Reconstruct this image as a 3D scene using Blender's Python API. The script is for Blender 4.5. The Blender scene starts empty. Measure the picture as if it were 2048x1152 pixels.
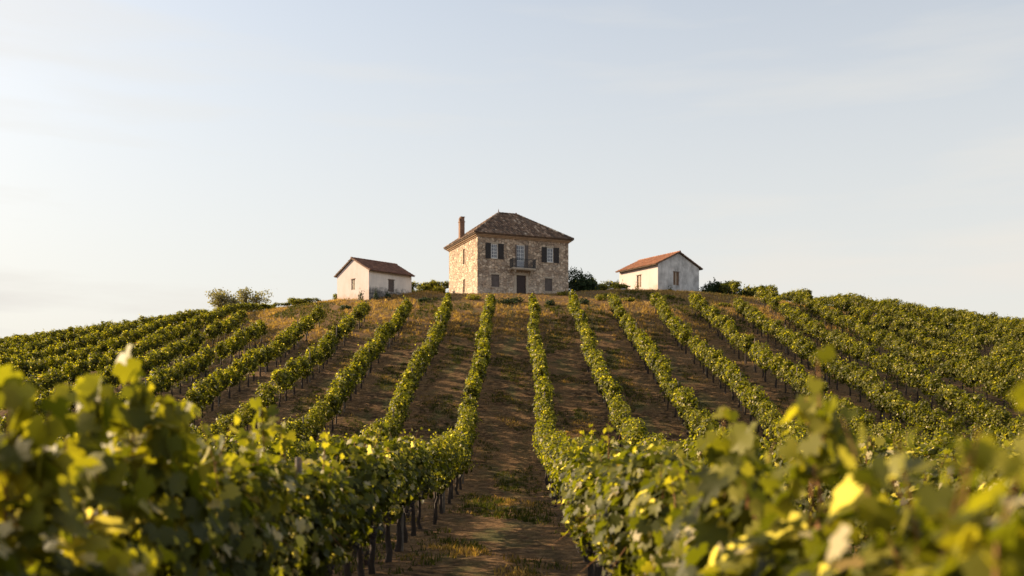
import bpy, math
import numpy as np
from math import radians, sin, cos, pi

# ------------------------------------------------------------------ camera, world, sun
sc = bpy.context.scene
cam_d = bpy.data.cameras.new("camera")
cam = bpy.data.objects.new("camera", cam_d)
sc.collection.objects.link(cam)
CAMZ = 2.5
cam.location = (0, 0, CAMZ)
cam.rotation_euler = (radians(90), 0, 0)
cam_d.sensor_width = 36
cam_d.lens = 2000 / 2048 * 36
cam_d.shift_x = -10 / 2048
cam_d.shift_y = 289 / 2048
cam_d.clip_start = 0.1
cam_d.clip_end = 4000
cam_d.dof.use_dof = True
cam_d.dof.focus_distance = 40
cam_d.dof.aperture_fstop = 1.05
sc.camera = cam

SUN_ELEV = radians(21.5)
SUN_AZ = radians(-70)            # measured from +Y (view direction) towards +X
sun_dir = (sin(SUN_AZ) * cos(SUN_ELEV), cos(SUN_AZ) * cos(SUN_ELEV), sin(SUN_ELEV))

w = bpy.data.worlds.new("World")
sc.world = w
w.use_nodes = True
nt = w.node_tree
nt.nodes.clear()
wo = nt.nodes.new('ShaderNodeOutputWorld')
bg = nt.nodes.new('ShaderNodeBackground')
sky = nt.nodes.new('ShaderNodeTexSky')
sky.sky_type = 'NISHITA'
sky.sun_disc = False
sky.sun_elevation = SUN_ELEV
sky.sun_rotation = SUN_AZ
sky.altitude = 200
sky.air_density = 1.0
sky.dust_density = 2.2
sky.ozone_density = 0.0
bg.inputs['Strength'].default_value = 0.088
# a thin high veil of cirrus over the whole sky, a little denser in soft wisps
tcw = nt.nodes.new('ShaderNodeTexCoord')
mpw = nt.nodes.new('ShaderNodeMapping'); mpw.inputs['Scale'].default_value = (1.2, 1.2, 9)
mpw.inputs['Rotation'].default_value = (0, radians(4), 0)
nzw = nt.nodes.new('ShaderNodeTexNoise'); nzw.inputs['Scale'].default_value = 2.2; nzw.inputs['Detail'].default_value = 6
rmw = nt.nodes.new('ShaderNodeMapRange'); rmw.inputs[1].default_value = .5; rmw.inputs[2].default_value = .8
rmw.inputs[3].default_value = 0; rmw.inputs[4].default_value = .30
mxw = nt.nodes.new('ShaderNodeMix'); mxw.data_type = 'RGBA'; mxw.inputs[7].default_value = (3.80, 3.66, 3.40, 1)
nt.links.new(tcw.outputs['Generated'], mpw.inputs[0]); nt.links.new(mpw.outputs[0], nzw.inputs['Vector'])
spw = nt.nodes.new('ShaderNodeSeparateXYZ'); nt.links.new(tcw.outputs['Generated'], spw.inputs[0])
elw = nt.nodes.new('ShaderNodeMapRange'); elw.inputs[1].default_value = .08; elw.inputs[2].default_value = .45
elw.inputs[3].default_value = .92; elw.inputs[4].default_value = .38     # the hazy air is thickest towards the horizon
nt.links.new(spw.outputs[2], elw.inputs[0])
adw = nt.nodes.new('ShaderNodeMath'); adw.operation = 'ADD'; adw.use_clamp = True
nt.links.new(nzw.outputs[0], rmw.inputs[0]); nt.links.new(rmw.outputs[0], adw.inputs[0]); nt.links.new(elw.outputs[0], adw.inputs[1])
nt.links.new(adw.outputs[0], mxw.inputs[0])
nt.links.new(sky.outputs[0], mxw.inputs[6]); nt.links.new(mxw.outputs[2], bg.inputs['Color'])
nt.links.new(bg.outputs[0], wo.inputs[0])

sl = bpy.data.lights.new("sun", 'SUN')
sun = bpy.data.objects.new("sun", sl)
sc.collection.objects.link(sun)
sl.energy = 4.7
sl.angle = radians(0.6)
sl.color = (1.0, 0.75, 0.48)
from mathutils import Vector
sun.rotation_euler = Vector(sun_dir).to_track_quat('Z', 'Y').to_euler()
sc.view_settings.view_transform = 'Standard'
sc.view_settings.look = 'None'
sc.view_settings.gamma = 1
sc.view_settings.exposure = 1.34
sc.cycles.max_bounces = 6
sc.cycles.transparent_max_bounces = 4
sc.cycles.use_denoising = True

R = np.random.RandomState(7)

# ------------------------------------------------------------------ mesh helpers
class MB:
    """collects polygons with a material index and a 'tint' value per vertex"""
    def __init__(s):
        s.v = []; s.n = 0; s.sz = []; s.idx = []; s.mi = []; s.t = []
    def add(s, v, faces, mi=0, tint=0.5):
        v = np.asarray(v, float).reshape(-1, 3)
        s.v.append(v)
        t = np.full(len(v), tint) if np.isscalar(tint) else np.asarray(tint, float)
        s.t.append(t)
        if isinstance(faces, np.ndarray):
            f = faces + s.n
            s.sz.append(np.full(len(f), f.shape[1])); s.idx.append(f.ravel())
            s.mi.append(np.full(len(f), mi))
        else:
            for f in faces:
                s.sz.append([len(f)]); s.idx.append(np.array(f) + s.n); s.mi.append([mi])
        s.n += len(v)
    def box(s, x0, x1, y0, y1, z0, z1, mi=0, tint=0.5):
        v = [(x, y, z) for x in (x0, x1) for y in (y0, y1) for z in (z0, z1)]
        f = np.array([(0, 1, 3, 2), (4, 6, 7, 5), (0, 4, 5, 1), (2, 3, 7, 6), (0, 2, 6, 4), (1, 5, 7, 3)])
        s.add(v, f, mi, tint)
    def tube(s, pts, rad, seg=6, mi=0, tint=0.5, caps=True):
        pts = np.asarray(pts, float); n = len(pts)
        rad = np.full(n, rad) if np.isscalar(rad) else np.asarray(rad, float)
        d = np.gradient(pts, axis=0)
        d /= np.linalg.norm(d, axis=1)[:, None] + 1e-9
        ref = np.array([0, 0, 1.]) if abs(d[0][2]) < .8 else np.array([1., 0, 0])
        a = np.cross(d, ref); a /= np.linalg.norm(a, axis=1)[:, None] + 1e-9
        b = np.cross(d, a)
        th = np.arange(seg) * 2 * pi / seg
        v = pts[:, None] + rad[:, None, None] * (a[:, None] * np.cos(th)[None, :, None] + b[:, None] * np.sin(th)[None, :, None])
        f = []
        for i in range(n - 1):
            for k in range(seg):
                k2 = (k + 1) % seg
                f.append((i * seg + k, i * seg + k2, (i + 1) * seg + k2, (i + 1) * seg + k))
        s.add(v.reshape(-1, 3), np.array(f), mi, tint)
        if caps:
            s.add(v[0], [list(range(seg))[::-1]], mi, tint); s.add(v[-1], [list(range(seg))], mi, tint)
    def arrays(s):
        return (np.concatenate(s.v), np.concatenate(s.idx).astype(int), np.concatenate(s.sz).astype(int),
                np.concatenate(s.mi).astype(int), np.concatenate(s.t))
    def merge(s, arr, M=None):
        v, idx, sz, mi, t = arr
        if M is not None: v = v @ M[:3, :3].T + M[:3, 3]
        s.v.append(v); s.idx.append(idx + s.n); s.sz.append(sz); s.mi.append(mi); s.t.append(t); s.n += len(v)
    def mesh(s, name, mats, smooth=False):
        v, idx, sz, mi, t = s.arrays()
        me = bpy.data.meshes.new(name)
        me.vertices.add(len(v)); me.vertices.foreach_set('co', v.astype(np.float32).ravel())
        me.loops.add(len(idx)); me.loops.foreach_set('vertex_index', idx.astype(np.int32))
        me.polygons.add(len(sz))
        st = np.concatenate([[0], np.cumsum(sz)[:-1]])
        me.polygons.foreach_set('loop_start', st.astype(np.int32))
        me.polygons.foreach_set('loop_total', sz.astype(np.int32))
        me.polygons.foreach_set('material_index', mi.astype(np.int32))
        me.polygons.foreach_set('use_smooth', np.full(len(sz), smooth))
        at = me.attributes.new('tint', 'FLOAT', 'POINT')
        at.data.foreach_set('value', t.astype(np.float32))
        me.update(calc_edges=True)
        for m in (mats if isinstance(mats, (list, tuple)) else [mats]): me.materials.append(m)
        return me

def link(name, me, parent=None, loc=None):
    o = bpy.data.objects.new(name, me)
    sc.collection.objects.link(o)
    if parent is not None: o.parent = parent
    if loc is not None: o.location = loc
    return o
def obj(name, mb, mats, parent=None, smooth=False, loc=None):
    return link(name, mb.mesh(name, mats, smooth), parent, loc)
def tag(o, label=None, cat=None, group=None, kind=None):
    if label: o['label'] = label
    if cat: o['category'] = cat
    if group: o['group'] = group
    if kind: o['kind'] = kind
    return o
def thing(name, label, cat, loc, rz=0, group=None):
    o = bpy.data.objects.new(name, None); sc.collection.objects.link(o)
    o.location = loc; o.rotation_euler = (0, 0, rz); o.empty_display_size = .3
    return tag(o, label, cat, group)

# ------------------------------------------------------------------ materials
def newmat(name):
    m = bpy.data.materials.new(name); m.use_nodes = True
    return m, m.node_tree, m.node_tree.nodes['Principled BSDF']
def N(t, typ, **kw):
    n = t.nodes.new(typ)
    for k, v in kw.items():
        if k in n.inputs.keys() if hasattr(n.inputs, 'keys') else False: n.inputs[k].default_value = v
        else: setattr(n, k, v)
    return n
def ramp(t, fac, stops, interp='LINEAR'):
    r = t.nodes.new('ShaderNodeValToRGB'); r.color_ramp.interpolation = interp
    e = r.color_ramp.elements
    while len(e) < len(stops): e.new(0.5)
    for i, (p, c) in enumerate(stops):
        e[i].position = p; e[i].color = (*c, 1) if len(c) == 3 else c
    t.links.new(fac, r.inputs[0]); return r
def noise(t, vec, scale, detail=4, rough=.6):
    n = t.nodes.new('ShaderNodeTexNoise'); n.inputs['Scale'].default_value = scale
    n.inputs['Detail'].default_value = detail; n.inputs['Roughness'].default_value = rough
    if vec is not None: t.links.new(vec, n.inputs['Vector'])
    return n
def mix(t, fac, a, b, mode='MIX'):
    m = t.nodes.new('ShaderNodeMix'); m.data_type = 'RGBA'; m.blend_type = mode
    for i, x in ((0, fac), (6, a), (7, b)):
        if isinstance(x, (int, float)): m.inputs[i].default_value = x
        elif isinstance(x, tuple): m.inputs[i].default_value = (*x, 1)
        else: t.links.new(x, m.inputs[i])
    return m.outputs[2]
def mapping(t, vec, scale):
    m = t.nodes.new('ShaderNodeMapping'); m.inputs['Scale'].default_value = scale
    t.links.new(vec, m.inputs[0]); return m.outputs[0]
def bump(t, b, h, strength=.5, dist=.02):
    n = t.nodes.new('ShaderNodeBump'); n.inputs['Strength'].default_value = strength
    n.inputs['Distance'].default_value = dist
    t.links.new(h, n.inputs['Height']); t.links.new(n.outputs[0], b.inputs['Normal'])
def mth(t, op, a, b=None, c=None):
    n = t.nodes.new('ShaderNodeMath'); n.operation = op
    for i, x in enumerate((a, b, c)):
        if x is None: continue
        if isinstance(x, (int, float)): n.inputs[i].default_value = x
        else: t.links.new(x, n.inputs[i])
    return n.outputs[0]

def leaf_mat(name, stops, trans=.45, rough=.45, spec=.26):
    m, t, b = newmat(name)
    at = N(t, 'ShaderNodeAttribute', attribute_name='tint')
    geo = t.nodes.new('ShaderNodeNewGeometry')
    oi = t.nodes.new('ShaderNodeObjectInfo')
    nz = noise(t, geo.outputs['Position'], .35, 3)
    f = mth(t, 'ADD', at.outputs['Fac'], mth(t, 'MULTIPLY', mth(t, 'SUBTRACT', nz.outputs[0], .5), .35))
    r = ramp(t, f, stops)
    t.links.new(r.outputs[0], b.inputs['Base Color'])
    b.inputs['Roughness'].default_value = rough
    b.inputs['Specular IOR Level'].default_value = spec
    tr = t.nodes.new('ShaderNodeBsdfTranslucent')
    tc = mix(t, 1.0, r.outputs[0], (2.1, 2.1, .5), 'MULTIPLY')
    t.links.new(tc, tr.inputs[0])
    ms = t.nodes.new('ShaderNodeMixShader'); ms.inputs[0].default_value = trans
    out = t.nodes['Material Output']
    t.links.new(b.outputs[0], ms.inputs[1]); t.links.new(tr.outputs[0], ms.inputs[2])
    t.links.new(ms.outputs[0], out.inputs[0])
    return m

VINE_STOPS = [(0, (.017, .020, .003)), (.35, (.076, .084, .010)), (.6, (.195, .182, .022)),
              (.8, (.30, .265, .04)), (.90, (.26, .17, .04)), (.96, (.30, .22, .09)), (1, (.46, .40, .24))]
M_LEAF = leaf_mat('vine_leaf', VINE_STOPS, .48, .52, .2)
M_BUSH = leaf_mat('bush_leaf', [(0, (.012, .022, .008)), (.5, (.025, .045, .014)), (1, (.06, .08, .02))], .2, .6, .2)
M_TREE = leaf_mat('tree_leaf', [(0, (.12, .12, .08)), (.5, (.18, .165, .11)), (1, (.24, .21, .14))], .3, .7, .1)  # crown greens paled and greyed, distant haze put into the colour
M_GRASS = leaf_mat('grass_blade', [(0, (.02, .03, .007)), (.3, (.05, .058, .012)), (.5, (.15, .10, .035)),
                                   (.8, (.31, .20, .10)), (1, (.40, .28, .155))], .35, .7, .1)

def wood_mat(name, c0, c1):
    m, t, b = newmat(name)
    tc = t.nodes.new('ShaderNodeTexCoord')
    n = noise(t, mapping(t, tc.outputs['Object'], (14, 14, 3)), 2, 5)
    r = ramp(t, n.outputs[0], [(.3, c0), (.7, c1)])
    t.links.new(r.outputs[0], b.inputs['Base Color']); b.inputs['Roughness'].default_value = .9
    bump(t, b, n.outputs[0], .8, .02)
    return m
M_BARK = wood_mat('vine_bark', (.012, .008, .006), (.045, .029, .019))
M_CANE = wood_mat('green_cane', (.20, .08, .03), (.28, .14, .05))
M_POST = wood_mat('weathered_post', (.08, .065, .05), (.20, .165, .13))
M_TRUNK = wood_mat('tree_bark', (.06, .045, .035), (.14, .11, .09))

def plain(name, c, rough=.6, metal=0, var=.15, scale=3):
    m, t, b = newmat(name)
    tc = t.nodes.new('ShaderNodeTexCoord')
    n = noise(t, tc.outputs['Object'], scale, 5)
    lo = tuple(x * (1 - var) for x in c); hi = tuple(min(1, x * (1 + var)) for x in c)
    r = ramp(t, n.outputs[0], [(.3, lo), (.7, hi)])
    t.links.new(r.outputs[0], b.inputs['Base Color'])
    b.inputs['Roughness'].default_value = rough; b.inputs['Metallic'].default_value = metal
    bump(t, b, n.outputs[0], .2, .01)
    return m
M_WHITE = plain('white_paint', (.72, .72, .70), .5, 0, .06)
M_SHUT_DARK = plain('dark_shutter_paint', (.022, .015, .013), .6, 0, .3)
M_SHUT_GREY = plain('grey_brown_shutter', (.12, .095, .085), .7, 0, .2)
M_SHUT_PALE = plain('pale_faded_shutter', (.42, .35, .27), .7, 0, .12)
M_SHUT_WOOD = plain('brown_wood_shutter', (.20, .12, .07), .7, 0, .25)
M_DOOR = plain('dark_red_door', (.026, .010, .006), .6, 0, .3)
M_IRON = plain('iron_railing', (.035, .037, .04), .5, .4, .2)
M_TRIM = plain('pale_stone_trim', (.42, .35, .27), .85, 0, .15, 2)
M_SOFFIT = plain('eave_timber', (.13, .085, .055), .85, 0, .25)
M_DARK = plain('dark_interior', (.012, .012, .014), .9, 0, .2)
M_WIRE = plain('trellis_wire_metal', (.35, .33, .30), .4, .7, .1)
M_ROCK = plain('field_rock', (.42, .38, .33), .9, 0, .25, 5)
M_GRAPE = plain('dark_grape_skin', (.016, .006, .009), .5, 0, .5, 30)
mg, tg_, bg_ = newmat('window_glass')
bg_.inputs['Base Color'].default_value = (.16, .18, .22, 1); bg_.inputs['Roughness'].default_value = .08
bg_.inputs['Specular IOR Level'].default_value = .8
M_GLASS = mg
mg, tg_, bg_ = newmat('curtained_glass')
bg_.inputs['Base Color'].default_value = (.12, .13, .16, 1); bg_.inputs['Roughness'].default_value = .2
M_CURTAIN = mg

def stone_mat():
    m, t, b = newmat('rubble_stone')
    tc = t.nodes.new('ShaderNodeTexCoord')
    base = mapping(t, tc.outputs['Object'], (1, 1, 1.25))
    wn = noise(t, base, 1.6, 3)
    vadd = t.nodes.new('ShaderNodeVectorMath'); vadd.operation = 'MULTIPLY_ADD'
    t.links.new(wn.outputs['Color'], vadd.inputs[0]); vadd.inputs[1].default_value = (.35, .35, .35)
    t.links.new(base, vadd.inputs[2])
    vo = t.nodes.new('ShaderNodeTexVoronoi'); vo.inputs['Scale'].default_value = 2.9
    ve = t.nodes.new('ShaderNodeTexVoronoi'); ve.inputs['Scale'].default_value = 2.9; ve.feature = 'DISTANCE_TO_EDGE'
    t.links.new(vadd.outputs[0], vo.inputs['Vector']); t.links.new(vadd.outputs[0], ve.inputs['Vector'])
    sep = t.nodes.new('ShaderNodeSeparateColor'); t.links.new(vo.outputs['Color'], sep.inputs[0])
    st = ramp(t, sep.outputs[0], [(0, (.13, .085, .058)), (.3, (.34, .235, .16)), (.55, (.54, .40, .28)),
                                  (.75, (.74, .60, .45)), (.9, (.22, .165, .13)), (1, (.5, .42, .33))])
    n2 = noise(t, tc.outputs['Object'], 6, 6)
    c = mix(t, .35, st.outputs[0], ramp(t, n2.outputs[0], [(.3, (.22, .16, .12)), (.7, (.72, .58, .43))]).outputs[0])
    n3 = noise(t, tc.outputs['Object'], .45, 4)
    lime = ramp(t, n3.outputs[0], [(.42, (0, 0, 0)), (.68, (1, 1, 1))])
    edge = ramp(t, ve.outputs[0], [(0.0, (1, 1, 1)), (.07, (1, 1, 1)), (.13, (0, 0, 0))])
    ef = mth(t, 'MULTIPLY', edge.outputs[0], mth(t, 'ADD', mth(t, 'MULTIPLY', lime.outputs[0], .5), .25))
    c = mix(t, ef, c, (.58, .47, .35))
    crk = ramp(t, ve.outputs[0], [(0, (1, 1, 1)), (.05, (1, 1, 1)), (.11, (0, 0, 0))])
    n6 = noise(t, tc.outputs['Object'], 1.3, 3)
    c = mix(t, mth(t, 'MULTIPLY', crk.outputs[0], ramp(t, n6.outputs[0], [(.40, (.15, .15, .15)), (.52, (.75, .75, .75))]).outputs[0]), c, (.11, .075, .05))
    n4 = noise(t, tc.outputs['Object'], 1.1, 5, .7)
    dk = ramp(t, n4.outputs[0], [(.46, (0, 0, 0)), (.66, (1, 1, 1))])
    c = mix(t, mth(t, 'MULTIPLY', dk.outputs[0], .55), c, (.15, .10, .07))
    # pale lime wash left over on the lower storey
    sx = t.nodes.new('ShaderNodeSeparateXYZ'); t.links.new(tc.outputs['Object'], sx.inputs[0])
    lowz = ramp(t, mth(t, 'DIVIDE', sx.outputs[2], 6.3), [(.05, (1, 1, 1)), (.5, (0, 0, 0))])
    n5 = noise(t, tc.outputs['Object'], 1.7, 5, .65)
    wash = mth(t, 'MULTIPLY', lowz.outputs[0], ramp(t, n5.outputs[0], [(.4, (0, 0, 0)), (.6, (1, 1, 1))]).outputs[0])
    c = mix(t, mth(t, 'MULTIPLY', wash, .55), c, (.58, .50, .42))
    c = mix(t, 1.0, c, (1.14, 1.13, 1.12), 'MULTIPLY')
    t.links.new(c, b.inputs['Base Color']); b.inputs['Roughness'].default_value = .95
    h = mth(t, 'ADD', mth(t, 'MULTIPLY', ramp(t, ve.outputs[0], [(0, (0, 0, 0)), (.12, (1, 1, 1))]).outputs[0], 1.0),
            mth(t, 'MULTIPLY', n2.outputs[0], .8))
    bump(t, b, h, .9, .07)
    return m
M_STONE = stone_mat()

def plaster_mat(name, base, stain, amount, low_stain=(.2, .2, .2), low=1.0, lowamt=.7):
    m, t, b = newmat(name)
    tc = t.nodes.new('ShaderNodeTexCoord')
    n1 = noise(t, mapping(t, tc.outputs['Object'], (1, 1, .55)), 1.1, 6, .68)
    c = mix(t, mth(t, 'MULTIPLY', ramp(t, n1.outputs[0], [(.40, (0, 0, 0)), (.66, (1, 1, 1))]).outputs[0], amount), base, stain)
    sx = t.nodes.new('ShaderNodeSeparateXYZ'); t.links.new(tc.outputs['Object'], sx.inputs[0])
    n2 = noise(t, tc.outputs['Object'], 1.8, 5, .7)
    zz = mth(t, 'ADD', sx.outputs[2], mth(t, 'MULTIPLY', mth(t, 'SUBTRACT', n2.outputs[0], .5), 2.6))
    lw = ramp(t, mth(t, 'DIVIDE', zz, max(low, .01)), [(.55, (1, 1, 1)), (1, (0, 0, 0))])
    n3 = noise(t, tc.outputs['Object'], 5, 5, .7)
    c = mix(t, mth(t, 'MULTIPLY', lw.outputs[0], mth(t, 'MULTIPLY', n3.outputs[0], lowamt)), c, low_stain)
    t.links.new(c, b.inputs['Base Color']); b.inputs['Roughness'].default_value = .92
    bump(t, b, n3.outputs[0], .35, .03)
    return m
M_PLAS_L = plaster_mat('lime_plaster_sun_toned_left', (.54, .46, .45), (.44, .36, .32), .5, (.36, .25, .17), .8, .8)  # sunlit-wall copy of the plaster, warm sunlight offset in its base colour
M_PLAS_LF = plaster_mat('lime_plaster_stained_base', (.76, .70, .63), (.46, .43, .41), .6, (.06, .06, .06), 1.35, 1.7)
M_PLAS_R = plaster_mat('lime_plaster_sun_toned_right', (.56, .48, .46), (.46, .38, .32), .45, (.36, .23, .13), .9, 1.0)  # copy for the sunward walls, colour toned down against the direct sun
M_PLAS_RG = plaster_mat('lime_plaster_mottled_grey', (.62, .60, .58), (.27, .26, .25), 1.0, (.50, .48, .46), .8, .8)

def tile_mat(name, stops):
    m, t, b = newmat(name)
    at = N(t, 'ShaderNodeAttribute', attribute_name='tint')
    tc = t.nodes.new('ShaderNodeTexCoord')
    n = noise(t, tc.outputs['Object'], 1.3, 5, .7)
    n2 = noise(t, tc.outputs['Object'], 9, 4)
    f = mth(t, 'ADD', mth(t, 'MULTIPLY', at.outputs['Fac'], .65), mth(t, 'MULTIPLY', n.outputs[0], .35))
    r = ramp(t, f, stops)
    c = mix(t, mth(t, 'MULTIPLY', ramp(t, n2.outputs[0], [(.5, (0, 0, 0)), (.7, (1, 1, 1))]).outputs[0], .35), r.outputs[0], (.06, .05, .04))
    t.links.new(c, b.inputs['Base Color']); b.inputs['Roughness'].default_value = .9
    bump(t, b, n2.outputs[0], .4, .02)
    return m
M_TILE_H = tile_mat('old_mossy_tile', [(.15, (.04, .026, .018)), (.38, (.10, .055, .032)), (.52, (.22, .13, .075)), (.6, (.09, .06, .04)), (.72, (.30, .19, .12)), (.85, (.50, .42, .32))])
M_TILE_L = tile_mat('dark_red_tile', [(.1, (.085, .04, .028)), (.5, (.16, .07, .042)), (.8, (.24, .12, .07)), (.95, (.12, .09, .06))])
M_TILE_R = tile_mat('orange_clay_tile', [(.1, (.20, .075, .035)), (.5, (.28, .112, .052)), (.8, (.38, .175, .09)), (.95, (.25, .14, .08))])

# ------------------------------------------------------------------ terrain
KY = np.array([-60, 0, 38, 44, 48, 53, 61, 71, 80, 91, 96, 105, 115, 130, 150, 200, 300, 600, 1600.])
KZ = np.array([0, 0, 0, .5, 1.2, 2.5, 4.7, 7.2, 9.7, 12.9, 14.6, 17.35, 18.75, 19.9, 19.6, 12, 0, -10, -20.])
_y = np.arange(-60, 1600, .5); _k = np.hanning(21); _k /= _k.sum()
_z = np.convolve(np.pad(np.interp(_y, KY, KZ), 10, mode='edge'), _k, 'valid')
def lumps(X, Y):
    return (.05 * np.sin(X * .31 + 1.3 * np.sin(Y * .17)) * np.cos(Y * .23 + X * .11)
            + .025 * np.sin(X * 1.1 + Y * .7) * np.cos(Y * .9 - X * .4))
def ground(X, Y):
    X = np.asarray(X, float); Y = np.asarray(Y, float)
    g = np.interp(Y, _y, _z)
    a = np.where(X < 0, -X - 13, X - 20) / 3.
    c = np.where(X < 0, .142, .125)
    d = c * 3 * (np.where(a > 30, a, np.log1p(np.exp(np.clip(a, -30, 30)))))
    z = g - d * np.clip(g / 16, 0, 1.2) + lumps(X, Y)
    # levelled pad under the stone house
    r = np.hypot(X + 1.2, (Y - 111) * .9)
    k = np.clip((9.5 - r) / 3, 0, 1); k = k * k * (3 - 2 * k)
    pad = 16.95 + .09 * np.clip(Y - 105, 0, 20)
    return z * (1 - k) + np.minimum(pad, z) * k

ROW0, ROWS = -2.42, 3.8
def axis(fine0, fine1, step, lo, hi, grow=1.16):
    a = list(np.arange(fine0, fine1 + 1e-6, step)); s = step
    up = []; x = fine1; s = step
    while x < hi: s = min(s * grow, 60); x += s; up.append(x)
    dn = []; x = fine0; s = step
    while x > lo: s = min(s * grow, 60); x -= s; dn.append(x)
    return np.array(dn[::-1] + a + up)
ax = axis(-34, 34, .34, -900, 900); ay = axis(2, 125, .4, -80, 1500)
GX, GYY = np.meshgrid(ax, ay)
rr = np.random.RandomState(3)
alley = np.abs(((GX - ROW0) / ROWS) % 1 - .5) * 2              # 1 at a row, 0 mid-alley
GZ = ground(GX, GYY) + np.where(GYY < 135, rr.uniform(-.022, .022, GX.shape) + .07 * np.clip(alley - .6, 0, 1), 0)
nx, ny = len(ax), len(ay)
mb = MB()
ii = np.arange(nx * ny).reshape(ny, nx)
mb.add(np.stack([GX.ravel(), GYY.ravel(), GZ.ravel()], 1),
       np.stack([ii[:-1, :-1].ravel(), ii[:-1, 1:].ravel(), ii[1:, 1:].ravel(), ii[1:, :-1].ravel()], 1))
def ground_mat():
    m, t, b = newmat('hillside_soil')
    geo = t.nodes.new('ShaderNodeNewGeometry'); P = geo.outputs['Position']
    sx = t.nodes.new('ShaderNodeSeparateXYZ'); t.links.new(P, sx.inputs[0])
    n1 = noise(t, mapping(t, P, (1, .45, 1)), .55, 6, .65)
    n2 = noise(t, P, 3.2, 6, .7)
    n3 = noise(t, P, 14, 5, .7)
    n4 = noise(t, mapping(t, P, (1, .35, 1)), .8, 4, .6)
    soil = ramp(t, n2.outputs[0], [(.36, (.022, .012, .005)), (.5, (.082, .047, .020)), (.64, (.22, .13, .062))]).outputs[0]
    straw = ramp(t, n3.outputs[0], [(.36, (.055, .031, .012)), (.5, (.15, .086, .036)), (.64, (.29, .18, .085))]).outputs[0]
    green = ramp(t, n3.outputs[0], [(.3, (.03, .04, .012)), (.7, (.085, .095, .03))]).outputs[0]
    # distance from the nearest vine row, 0 mid-alley .. 1 under the row
    al = mth(t, 'MULTIPLY', mth(t, 'ABSOLUTE', mth(t, 'SUBTRACT', mth(t, 'FRACT', mth(t, 'DIVIDE', mth(t, 'SUBTRACT', sx.outputs[0], ROW0), ROWS)), .5)), 2)
    mid = ramp(t, al, [(.05, (1, 1, 1)), (.75, (0, 0, 0))]).outputs[0]
    crest = t.nodes.new('ShaderNodeMapRange'); t.links.new(sx.outputs[1], crest.inputs[0])
    crest.inputs[1].default_value = 78; crest.inputs[2].default_value = 92
    sf = mth(t, 'MULTIPLY', ramp(t, n1.outputs[0], [(.44, (0, 0, 0)), (.58, (1, 1, 1))]).outputs[0], .7)
    sf = mth(t, 'MAXIMUM', sf, mth(t, 'MULTIPLY', crest.outputs[0], .9))
    c = mix(t, sf, soil, straw)
    gf = mth(t, 'MULTIPLY', ramp(t, n4.outputs[0], [(.47, (0, 0, 0)), (.60, (1, 1, 1))]).outputs[0], mth(t, 'ADD', mth(t, 'MULTIPLY', mid, .75), .1))
    gf = mth(t, 'MULTIPLY', gf, .8)
    c = mix(t, gf, c, green)
    # pebbles
    vo = t.nodes.new('ShaderNodeTexVoronoi'); vo.inputs['Scale'].default_value = 6; t.links.new(P, vo.inputs['Vector'])
    pb = ramp(t, vo.outputs['Distance'], [(.09, (1, 1, 1)), (.14, (0, 0, 0))]).outputs[0]
    c = mix(t, mth(t, 'MULTIPLY', pb, mth(t, 'MULTIPLY', n1.outputs[0], .5)), c, (.36, .28, .20))
    t.links.new(c, b.inputs['Base Color']); b.inputs['Roughness'].default_value = 1
    b.inputs['Specular IOR Level'].default_value = .1
    h = mth(t, 'ADD', mth(t, 'MULTIPLY', n2.outputs[0], .8), mth(t, 'MULTIPLY', n3.outputs[0], .35))
    bump(t, b, h, 1.0, .12)
    return m
tag(obj('ground', mb, ground_mat(), smooth=True), kind='structure')

# ------------------------------------------------------------------ leaves
def frame_from(nrm, rs):
    nrm = nrm / (np.linalg.norm(nrm, axis=1)[:, None] + 1e-9)
    r = rs.normal(size=nrm.shape)
    u = r - nrm * (r * nrm).sum(1)[:, None]; u /= np.linalg.norm(u, axis=1)[:, None] + 1e-9
    # leaf tips hang a little
    v = np.cross(nrm, u)
    return u, v, nrm
def grape_outline():
    ang = np.radians([0, 14, 27, 45, 60, 76, 100, 118, 135, 160, 172])
    rad = np.array([1.0, .80, .62, .90, .74, .60, .86, .70, .72, .62, .25])
    a = np.concatenate([ang, -ang[::-1][:-1]]); r = np.concatenate([rad, rad[::-1][:-1]])
    return np.stack([np.cos(a) * r, np.sin(a) * r], 1)
OUT_A = grape_outline()
OUT_B = np.array([(1, 0), (.45, .62), (-.35, .72), (-.62, 0), (-.35, -.72), (.45, -.62)])
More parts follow.
